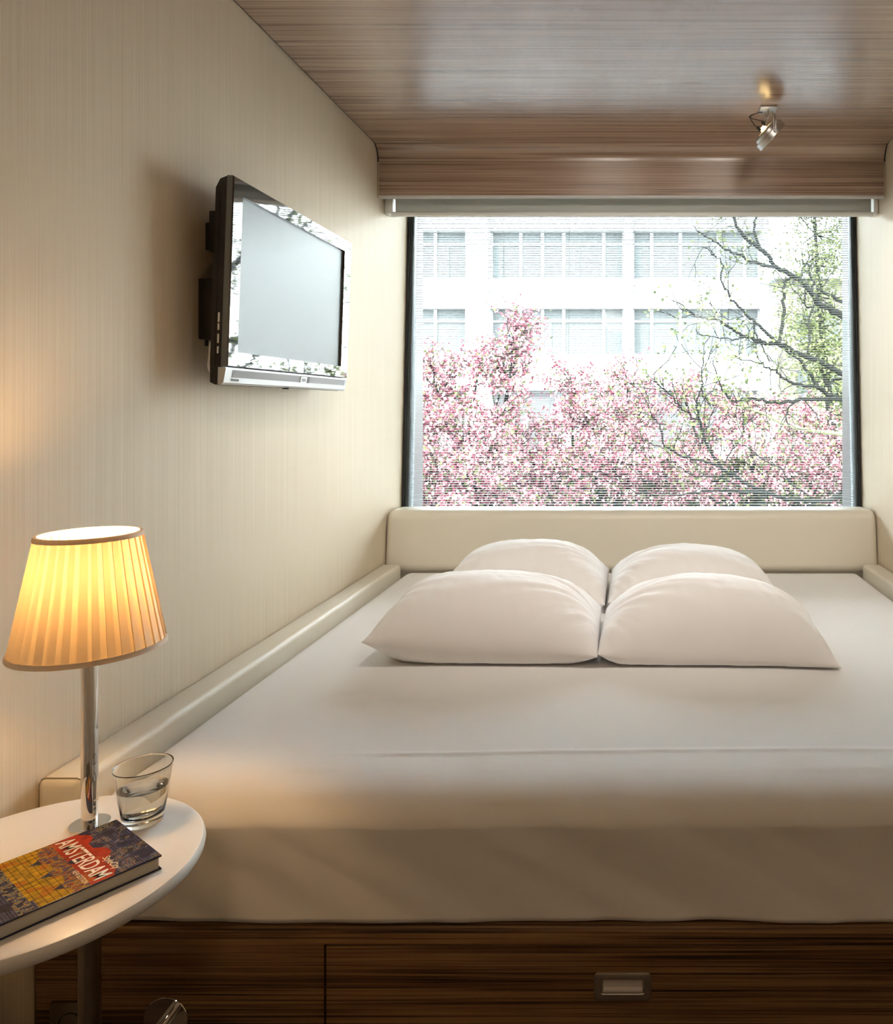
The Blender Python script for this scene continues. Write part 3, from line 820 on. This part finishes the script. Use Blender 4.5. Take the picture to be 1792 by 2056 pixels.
# ------------------------------------------------------------------ ceiling spotlight
def spotlight(SX, SY_, ax, label, watts, cone):
    sp = empty('ceiling_spotlight', P(SX, SY_, CEIL)); tag(sp, label, 'spotlight', 'ceiling spotlights')
    finish('mounting_plate', pbox(SX - .031, SX + .031, SY_ - .028, SY_ + .040, CEIL - .009, CEIL - .0005, .001), M['aluminium'], sp)
    bm = bmesh.new(); tube(bm, [P(SX + .002, SY_, CEIL - .008), P(SX + .002, SY_, CEIL - .034)], .0042, 12); finish('stem', bm, M['steel'], sp)
    ax = Vector(ax).normalized()
    ctr = P(SX + .006, SY_, CEIL - .098)
    q = ax.to_track_quat('Z', 'Y').to_matrix().to_4x4()
    bm = bmesh.new()
    lathe(bm, [(.030, -.026), (.050, -.023), (.053, -.018), (.053, -.008), (.0625, -.006), (.0635, -.002), (.0635, .016), (.062, .018), (.056, .018), (.053, .014), (.030, -.012), (.010, -.016)], ctr, 48, q)
    finish('lamp_ring', bm, M['steel'], sp, angle=30)
    bm = bmesh.new(); lathe(bm, [(0, -.040), (.008, -.040), (.012, -.034), (.013, -.024), (.030, -.0262)], ctr, 24, q); finish('lamp_back', bm, M['halogen'], sp)
    bm = bmesh.new(); lathe(bm, [(0, .022), (.007, .020), (.0085, .008), (.005, -.014)], ctr, 24, q); finish('glare_cap', bm, M['steel'], sp)
    hy = Vector((0, 1, 0)) if abs(ax.y) < .6 else Vector((1, 0, 0))
    hy = (hy - ax * hy.dot(ax)).normalized(); side = hy.cross(ax).normalized()
    topj = P(SX + .002, SY_, CEIL - .030)
    for s in (-1, 1):
        for dy in (-.004, .004):
            e = ctr + hy * s * .064 + ax * (.004 + dy)
            m = (topj + e) / 2 + hy * s * .030 + Vector((0, 0, .028)) + ax * dy
            bm = bmesh.new(); tube(bm, spline([topj + ax * dy * .4, m, e], 8), .0019, 8); finish('fork_arm', bm, M['steel'], sp)
        e = ctr + hy * s * .0645 + ax * .004
        bm = bmesh.new(); tube(bm, [e, e + hy * s * .006], .006, 12); finish('pivot', bm, M['steel'], sp)
    for kx, a in enumerate((-.016, .010)):
        base = ctr - ax * .052 - side * a - hy * .01
        bm = bmesh.new(); tube(bm, [base, base + ax * .018], .0055, 10); finish('lamp_plug', bm, M['black'], sp)
        w0 = P(SX - .018, SY_ + .016, CEIL - .010)
        bm = bmesh.new(); tube(bm, spline([w0, w0 + Vector((-.022, -.005, -.004)), w0 + Vector((-.046 - .004 * kx, -.01, -.022)), (base + w0) / 2 + Vector((-.02 + .035 * kx, 0, -.018)), base], 8), .0014, 7)
        finish('wire', bm, M['black'], sp)
    ld = bpy.data.lights.new('halogen_beam', 'SPOT'); ld.energy = watts; ld.spot_size = math.radians(cone); ld.spot_blend = .9; ld.shadow_soft_size = .10; ld.color = (1.0, .92, .82)  # beam of the visible spotlight and of the two added fill copies
    lo = bpy.data.objects.new('halogen_beam', ld); link(lo, sp)
    lo.location = world_of(sp).inverted() @ (ctr + ax * .030); lo.rotation_euler = ax.to_track_quat('-Z', 'Y').to_euler()
spotlight(.492, 2.85, (.74, .12, -.66), 'small steel adjustable spotlight with black wires hanging from the wood ceiling before the bulkhead', 6, 70)
spotlight(-.15, 1.50, (-.10, .80, -.66), 'added steel fill spotlight out of view above the foot of the bed, nearer the television wall', 34, 100)  # assumed spotlight, unseen, added to brighten the headboard and pillows
spotlight(.55, 1.50, (-.12, .80, -.66), 'added steel fill spotlight out of view above the foot of the bed, on the right', 34, 100)  # second added fill spotlight, also out of view

# ------------------------------------------------------------------ assumed warm ceiling lamp, unseen behind the viewer, added as fill
cl = empty('fill_ceiling_lamp', P(-.1, -.75, CEIL)); tag(cl, 'round warm ceiling lamp assumed out of view behind the viewer, as fill light', 'lamp')
bm = bmesh.new(); lathe(bm, [(.17, 0), (.17, -.03), (.15, -.034), (.15, 0)], P(-.1, -.75, CEIL - .0005), 40, close=True); finish('lamp_rim', bm, M['aluminium'], cl)
bm = bmesh.new(); lathe(bm, [(.149, -.004), (.149, -.026), (.13, -.033), (0, -.034)], P(-.1, -.75, CEIL - .0005), 40); finish('lamp_diffuser', bm, M['lamp_panel'], cl)

# ------------------------------------------------------------------ outdoors
GND = -4.6
gm = bmesh.new(); box(gm, (-60, 4.2, EYE + GND - .2), (60, 70, EYE + GND)); struct('street', gm, M['ground'])
struct('wall_outside', pbox(-14, 14, 3.70, 3.90, GND, -1.42), M['facade'])
# opposite building
FY = 30.0
def fx(px): return (px - PX) * FY / F
def fu(py): return (PY - py) * FY / F
ab = empty('apartment_building', P(fx(1200), FY, GND)); tag(ab, 'bright white apartment block with rows of windows across the street', 'building')
def fb(name, x0, x1, y0, y1, d0, d1, mat, parent=ab):
    return finish(name, pbox(fx(x0), fx(x1), FY + d0, FY + d1, fu(y1), fu(y0)), mat, parent, smooth=False)
BX0, BX1 = -1900, 1540
fb('rear_wall', BX0, BX1, 398, 1052, 1.2, 8, M['facade'])
floors = [(464, 560), (620, 714), (784, 905)]
prev = 398
for (a, b) in floors:
    fb('spandrel', BX0, BX1, prev, a, -.0, 1.2, M['facade']); prev = b
fb('spandrel', BX0, BX1, prev, 1052, 0, 1.2, M['facade'])
piers = [(250, 300), (560, 640), (938, 983), (1252, 1270), (1526, 1540)]
for a, b in piers: fb('pier', a, b, 392, 1052, -.35, 1.2, M['facade'])
bays = [(640, [720, 800, 870], 938), (983, [1043, 1087, 1130, 1211], 1252), (1270, [1308, 1366, 1443, 1496], 1526)]
for k, (a, b) in enumerate(floors):
    if k == 2: continue
    for x0, mul, x1 in bays:
        xs = [x0] + mul + [x1]
        for i in range(len(xs) - 1):
            wn = fb('window', xs[i] + 3, xs[i + 1] - 3, a, b, .34, .36, M['far_glass'])
            w = (xs[i + 1] - xs[i])
            t = a + 22
            bm = bmesh.new()
            for (p, q, r, s) in ((xs[i], xs[i] + 3.2, a, b), (xs[i + 1] - 3.2, xs[i + 1], a, b), (xs[i] + 3, xs[i + 1] - 3, t, t + 4), (xs[i] + 3, xs[i + 1] - 3, b - 4, b)):
                box(bm, (fx(p), FY + .28, EYE + fu(s)), (fx(q), FY + .42, EYE + fu(r)))
            finish('window_frame', bm, M['far_frame'], wn, smooth=False)
            if (i + k) % 3 == 0:
                finish('curtain', pbox(fx(xs[i] + 4), fx(xs[i] + 4 + w * .35), FY + .30, FY + .33, fu(b - 5), fu(t + 5)), M['curtain'], wn, smooth=False)
for x0, x1 in ((850, 930), (1031, 1048), (1056, 1102), (1300, 1350), (1380, 1440)):
    fb('doorway', x0, x1, 790, 902, .3, .36, M['far_dark'])
# neighbouring building on the right
FY2 = 38.0
nb = empty('brick_building', at(1700, 1000, FY2)); tag(nb, 'pale ochre brick house seen through the bare branches at the right', 'building')
def nbx(name, x0, x1, y0, y1, d0, d1, mat, parent=nb):
    a = at(x0, y1, FY2); b = at(x1, y0, FY2)
    return finish(name, mkbox((a.x, FY2 + d0, a.z), (b.x, FY2 + d1, b.z)), mat, parent, smooth=False)
nbx('wall', 1560, 2150, 560, 1040, 0, 8, M['facade2'])
nbx('unseen_wing', 1735, 5200, 420, 1040, -3, 8, M['wing'])  # wing out of view, added to cut side sky light into the room
nbx('unseen_wing_roof', 1725, 5210, 406, 421, -3.4, 8.4, M['facade'])
nbx('roof', 1550, 2160, 545, 562, -.4, 8.4, M['facade'])
for x in (1600, 1655, 1720, 1780):
    for y in (630, 745, 850):
        w = nbx('window', x, x + 28, y, y + 55, -.05, .02, M['far_glass'])
        nbx('window_sill', x - 3, x + 31, y + 55, y + 59, -.15, .02, M['far_frame'], w)

def quads(centers, size, seed, jitter=.4, cross=True):
    r = np.random.default_rng(seed); n = len(centers)
    out_v = []; 
    k = 2 if cross else 1
    a = r.normal(size=(n, 3)); a /= np.linalg.norm(a, axis=1, keepdims=True)
    b = r.normal(size=(n, 3)); b -= a * (a * b).sum(1, keepdims=True); b /= np.linalg.norm(b, axis=1, keepdims=True)
    c = np.cross(a, b); s = (size * (1 - jitter / 2 + jitter * r.random(n)))[:, None] / 2
    Vs = [centers + (a + b) * s, centers + (b - a) * s, centers - (a + b) * s, centers + (a - b) * s]
    if cross: Vs += [centers + (a + c) * s, centers + (c - a) * s, centers - (a + c) * s, centers + (a - c) * s]
    V = np.stack(Vs, 1).reshape(-1, 3)
    return V.astype(np.float32), 4
def quad_obj(name, centers, size, seed, mat, parent, cross=True):
    V, _ = quads(np.asarray(centers, float), size, seed, cross=cross)
    inv = np.array(world_of(parent).inverted()); V = V @ inv[:3, :3].T + inv[:3, 3]
    nq = len(V) // 4
    me = bpy.data.meshes.new(name); me.vertices.add(len(V)); me.vertices.foreach_set('co', V.astype(np.float32).ravel())
    me.loops.add(nq * 4); me.loops.foreach_set('vertex_index', np.arange(nq * 4, dtype=np.int32))
    me.polygons.add(nq); me.polygons.foreach_set('loop_start', np.arange(0, nq * 4, 4, dtype=np.int32))
    me.update(calc_edges=True); me.validate(); me.materials.append(mat)
    o = bpy.data.objects.new(name, me); link(o, parent); o['kind'] = 'stuff'; return o

# flowering trees
def blossom_tree(label, tx, ty, blobs, n_flowers, n_leaves, seed):
    r = np.random.default_rng(seed); rr = random.Random(seed)
    base = P(tx, ty, GND); t = empty('blossom_tree', base); tag(t, label, 'tree', 'flowering trees outside the window')
    fork = P(tx, ty, -2.6)
    bm = bmesh.new()
    tube(bm, spline([base, P(tx + .05, ty, -3.6), fork], 4), [.13 - .045 * i / 8 for i in range(9)], 8)
    centers = []; weights = []
    tips = []
    for (px, py, rad, yy) in blobs:
        c = at(px, py, yy); R = rad * yy / F
        mid = (fork + c) / 2 + Vector((rr.uniform(-.2, .2), rr.uniform(-.2, .2), .1))
        tube(bm, spline([fork, mid, c], 5), [.05 - .038 * i / 10 for i in range(11)], 6)
        for k in range(int(16 * max(1, R / .4))):
            d = Vector((rr.gauss(0, 1), rr.gauss(0, 1), rr.gauss(0, 1) + .35)).normalized()
            L = R * rr.uniform(.6, 1.15); s = c + d * R * .1
            m2 = s + d * L * .5 + Vector((rr.uniform(-.08, .08), rr.uniform(-.08, .08), rr.uniform(-.02, .1))); e = s + d * L
            pts = spline([s, m2, e], 3)
            tube(bm, pts, [.010 - .007 * i / 6 for i in range(7)], 4, caps=False)
            tips.append((pts, R))
            for q in range(2):
                s2 = pts[rr.randrange(2, 6)]; d2 = (d + Vector((rr.gauss(0, .6), rr.gauss(0, .6), rr.gauss(0, .6)))).normalized()
                p2 = spline([s2, s2 + d2 * .1 + Vector((0, 0, .02)), s2 + d2 * rr.uniform(.15, .32)], 2); tube(bm, p2, [.005 - .003 * i / 4 for i in range(5)], 4, caps=False); tips.append((p2, R * .8))
    finish('branches', bm, M['bark'], t, smooth=False)
    wts = np.array([x[1] for x in tips]); wts /= wts.sum()
    def scatter(n, spread):
        idx = r.choice(len(tips), n, p=wts); out = np.empty((n, 3))
        # flowers sit in little bunches along the twigs
        bun = {}
        for i, k in enumerate(idx):
            pts = tips[k][0]; q = rr.randrange(len(pts) * 2); key = (k, q)
            if key not in bun: bun[key] = pts[min(q // 2, len(pts) - 1)] + Vector((rr.gauss(0, .02), rr.gauss(0, .02), rr.gauss(0, .02)))
            c = bun[key]; out[i] = (c.x + rr.gauss(0, spread), c.y + rr.gauss(0, spread), c.z + rr.gauss(0, spread))
        return out
    quad_obj('blossom', scatter(n_flowers, .045), .030, seed, M['blossom'], t)
    quad_obj('young_leaves', scatter(n_leaves, .06), .032, seed + 1, M['young_leaf'], t, cross=False)
    return t
blossom_tree('pink flowering tree filling the lower left of the window', -2.2, 10.5,
             [(830, 880, 95, 10.5), (880, 800, 70, 10.8), (930, 900, 100, 10.2), (960, 990, 110, 10.0), (860, 990, 110, 10.3), (960, 740, 55, 11), (1030, 700, 60, 11), (1050, 655, 34, 11.2), (780, 960, 120, 11), (870, 740, 40, 11), (1010, 770, 50, 11), (1000, 840, 70, 10.6)], 17000, 3600, 21)
blossom_tree('pink flowering tree in the middle of the window', -.6, 11.5,
             [(1120, 930, 95, 11.5), (1080, 990, 100, 11), (1180, 860, 85, 11.8), (1150, 780, 55, 12), (1230, 960, 110, 11.3), (1270, 860, 80, 12), (1330, 960, 100, 11.5), (1260, 770, 50, 12.2), (1040, 900, 70, 11.4)], 14000, 3200, 33)
blossom_tree('pink flowering tree behind the bare branches at the lower right of the window', 2.0, 12.0,
             [(1420, 880, 85, 12), (1400, 980, 100, 11.6), (1500, 840, 70, 12.4), (1530, 960, 90, 12), (1620, 860, 70, 12.4), (1640, 960, 90, 12), (1690, 900, 60, 12.2), (1730, 960, 90, 12.4), (1370, 790, 45, 12.6)], 12500, 2800, 47)

# bare tree on the right, its limbs reaching across the window
bt = empty('bare_tree', P(3.25, 6.8, GND)); tag(bt, 'dark bare-branched tree reaching in from the right side of the window', 'tree')
def c3(pts): return [(1400 + x / 5.27, 430 + y / 5.27) for x, y in pts]
def c4(pts): return [(1260 + x / 3.733, 700 + y / 3.733) for x, y in pts]
limbs = [  # (polyline in the photo from thick to thin, depth at the start, depth at the end, start diameter px, end diameter px)
    (c3([(1900, 1260), (1518, 1075), (1380, 990), (1280, 950), (1230, 870), (1150, 770), (1040, 680), (930, 610), (820, 555), (760, 480), (660, 360), (560, 300), (470, 215), (380, 40), (330, -120)]), 6.9, 6.0, 13, 4),
    (c3([(820, 555), (700, 540), (560, 500), (440, 430), (300, 370), (170, 280), (50, 210), (-60, 120)]), 6.3, 5.6, 7, 1.5),
    (c3([(650, 330), (600, 150), (620, 40), (640, -80)]), 6.15, 6.1, 5, 3),
    (c3([(1280, 800), (1400, 860), (1518, 930), (1700, 1010)]), 6.7, 7.0, 4, 6),
    (c3([(1200, 800), (1230, 740), (1190, 640), (1160, 500), (1230, 400)]), 6.7, 6.5, 4, 1.5),
    (c3([(1900, 1850), (1350, 1590), (1100, 1480), (950, 1420), (850, 1375), (720, 1370), (620, 1325), (500, 1300), (380, 1230), (280, 1165), (210, 1115), (100, 1110), (10, 1080), (-120, 1000), (-280, 900)]), 6.9, 5.7, 11, 1.3),
    (c3([(850, 1375), (800, 1330), (680, 1210), (560, 1090), (440, 990), (340, 870), (270, 740), (255, 510), (160, 420), (60, 350)]), 6.4, 5.9, 6.5, 1.5),
    (c3([(870, 1360), (890, 1180), (910, 1000), (915, 850), (920, 720), (1010, 672)]), 6.4, 6.5, 6, 4),
    (c3([(1150, 1480), (1190, 1290), (1165, 1160), (1230, 960)]), 6.5, 6.7, 3.5, 3),
    (c3([(1210, 995), (1140, 960), (1130, 860), (1150, 780)]), 6.7, 6.6, 3, 2),
    (c3([(500, 1300), (400, 1325), (250, 1315), (130, 1290), (0, 1270)]), 6.0, 5.8, 3.5, 1.2),
    (c3([(600, 1120), (600, 1230), (640, 1340), (700, 1430), (760, 1560)]), 6.1, 6.2, 3, 2),
    (c4([(1900, 400), (1600, 380), (1460, 375), (1300, 385), (1180, 405), (1040, 395), (930, 380), (850, 380), (800, 395), (740, 345), (690, 260), (665, 190), (640, 90)]), 7.0, 6.0, 9, 1.5),
    (c4([(1600, 380), (1520, 350), (1430, 290), (1360, 190), (1300, 100), (1200, 30), (1130, -20)]), 6.95, 6.5, 8, 3),
    (c4([(1470, 300), (1280, 270), (1180, 230), (1100, 170), (1000, 120), (830, 80)]), 6.8, 6.2, 6, 1.3),
    (c4([(1500, 290), (1540, 235), (1620, 220)]), 6.8, 7.0, 4, 4),
    (c4([(1240, 405), (1190, 480), (1200, 570), (1220, 640)]), 6.8, 6.7, 2.5, 1.2),
    (c4([(1330, 390), (1390, 470), (1450, 550)]), 6.8, 6.7, 2.5, 1.2),
    (c4([(2000, 980), (1760, 1070), (1600, 1110), (1480, 1135), (1300, 1140), (1150, 1120), (1050, 1080), (920, 1030), (800, 950), (690, 880), (620, 780), (570, 680), (550, 580), (460, 490), (370, 410), (310, 340), (240, 280), (180, 230)]), 6.7, 5.2, 10, 1.3),
    (c4([(690, 880), (600, 850), (480, 825), (380, 790), (280, 735), (240, 600), (210, 540), (160, 460), (155, 350)]), 5.8, 5.3, 5, 1.2),
    (c4([(1050, 1085), (850, 1070), (700, 1060), (560, 1075), (450, 1090), (240, 1095), (90, 1080)]), 6.0, 5.4, 6, 1.5),
    (c4([(570, 680), (530, 520), (520, 380), (550, 290), (560, 150), (570, 10)]), 5.6, 5.4, 5, 1.2),
    (c4([(690, 880), (750, 810), (820, 710), (860, 640), (880, 560)]), 5.8, 5.9, 3, 1),
    (c4([(1400, 1130), (1220, 1010), (1140, 890), (1040, 855), (960, 790), (880, 730), (810, 715)]), 6.2, 6.0, 3.5, 1.2),
    (c4([(550, 300), (580, 370), (610, 400)]), 5.4, 5.4, 2.5, 1.5),
    (c4([(850, 1040), (700, 960), (520, 960), (400, 900), (330, 840), (300, 760)]), 5.9, 5.5, 3, 1.2),
]
bm = bmesh.new(); tw_rng = random.Random(11); leaf_pts = []
trunk = spline([P(3.25, 6.8, GND), P(3.3, 6.8, -2.5), P(3.15, 6.9, -.8), P(3.2, 6.95, .8), P(3.05, 7.0, 2.6)], 4)
tube(bm, trunk, [.17 - .10 * i / (len(trunk) - 1) for i in range(len(trunk))], 10)
for pts, y0, y1, w0, w1 in limbs:
    n = len(pts); p3 = [at(x, y, y0 + (y1 - y0) * i / (n - 1)) for i, (x, y) in enumerate(pts)]
    if pts[0][0] > 1740:         # a main limb: carry it on to the trunk
        tgt = min(trunk, key=lambda q: abs(q.z - (p3[0].z - .25)))
        p3 = [tgt] + p3; 
    sp3 = spline(p3, 4); m = len(sp3)
    yy = (y0 + y1) / 2
    rad = [1.3 * (w0 + (w1 - w0) * (i / (m - 1)) ** .8) * yy / F / 2 for i in range(m)]
    sp3 = [p + Vector((tw_rng.gauss(0, 1), tw_rng.gauss(0, 1), tw_rng.gauss(0, 1))) * .006 for p in sp3]
    tube(bm, sp3, rad, 7)
    L = sum((sp3[i + 1] - sp3[i]).length for i in range(m - 1))
    leafy = (p3[-1].z - EYE) > -.45
    for k in range(int(L * 7) + 2):
        i = tw_rng.randrange(m // 4, m); s = sp3[i]; d = (sp3[min(i + 1, m - 1)] - sp3[max(i - 1, 0)]).normalized()
        dv = (d + Vector((tw_rng.gauss(0, .7), tw_rng.gauss(0, .5), tw_rng.gauss(.1, .8)))).normalized(); ln = tw_rng.uniform(.10, .42)
        a = s; poly = [a]
        for q in range(5):
            dv = (dv + Vector((tw_rng.gauss(0, .25), tw_rng.gauss(0, .25), tw_rng.gauss(.03, .25)))).normalized(); a = a + dv * ln / 5; poly.append(a)
        tube(bm, poly, [.0042, .0038, .0034, .003, .0026, .002], 4, caps=False)
        if leafy:
            for q in range(5): leaf_pts.append(poly[tw_rng.randrange(1, 6)] + Vector((tw_rng.gauss(0, .025), tw_rng.gauss(0, .025), tw_rng.gauss(0, .025))))
        if ln > .25:
            for q in (2, 3):
                a2 = poly[q]; d2 = (dv + Vector((tw_rng.gauss(0, .8), tw_rng.gauss(0, .5), tw_rng.gauss(0, .8)))).normalized(); e2 = a2 + d2 * ln * .5
                tube(bm, [a2, (a2 + e2) / 2 + Vector((0, 0, .012)), e2], [.0024, .002, .0013], 4, caps=False)
                if leafy:
                    for z in range(3): leaf_pts.append(e2 + Vector((tw_rng.gauss(0, .03), tw_rng.gauss(0, .03), tw_rng.gauss(0, .03))))
finish('branches', bm, M['bark'], bt)
quad_obj('leaf_buds', np.array([tuple(p) for p in leaf_pts]), .020, 5, M['young_leaf'], bt, cross=False)
# a pale lichen-covered limb lower right
bm = bmesh.new(); pts = c4([(1900, 720), (1600, 645), (1480, 630), (1290, 600), (1180, 570), (1040, 500), (940, 460), (820, 440), (620, 400)])
p3 = spline([P(3.2, 7.0, -.55)] + [at(x, y, 7.6 - .05 * i) for i, (x, y) in enumerate(pts)], 4)
tube(bm, p3, [.024 - .018 * i / (len(p3) - 1) for i in range(len(p3))], 7); finish('pale_limb', bm, M['bark_pale'], bt)

# leafing green tree farther behind, upper right
gt = empty('leafing_tree', P(5.0, 19, GND)); tag(gt, 'tall tree with fresh yellow-green leaves behind the bare branches, upper right', 'tree')
bm = bmesh.new(); rr = random.Random(8); lv = []
tr = spline([P(5.0, 19, GND), P(4.9, 19, -1), P(4.6, 19, 2), P(4.4, 19, 5.4)], 5); tube(bm, tr, [.16 - .13 * i / (len(tr) - 1) for i in range(len(tr))], 8)
for k in range(110):
    s = tr[rr.randrange(6, len(tr))]; d = Vector((rr.gauss(0, 1), rr.gauss(0, .7), rr.gauss(.3, .6))).normalized(); L = rr.uniform(.5, 1.5)
    p = [s]; 
    for q in range(5):
        d = (d + Vector((rr.gauss(0, .2), rr.gauss(0, .2), rr.gauss(.05, .2)))).normalized(); p.append(p[-1] + d * L / 5)
    tube(bm, p, [.02, .016, .012, .009, .006, .004], 5, caps=False)
    for q in range(80):
        c = p[rr.randrange(1, 6)]; lv.append((c.x + rr.gauss(0, .16), c.y + rr.gauss(0, .16), c.z + rr.gauss(0, .16)))
finish('branches', bm, M['bark'], gt, smooth=False)
quad_obj('foliage', np.array(lv), .050, 4, M['young_leaf'], gt, cross=False)
# hedge along the street
hg = empty('hedge', P(0, 24, GND)); tag(hg, 'dark clipped hedge along the far side of the street below the blossom', 'hedge')
finish('hedge_core', pbox(-9, 9.5, 23.6, 24.4, GND, -1.95, .15), M['bark'], hg)
r = np.random.default_rng(2); n = 9000
hc = np.c_[r.uniform(-9.2, 9.7, n), 23.45 + r.random(n) * .5, EYE + GND + r.random(n) ** .8 * 3.0]
quad_obj('hedge_leaves', hc, .16, 6, M['hedge'], hg, cross=False)
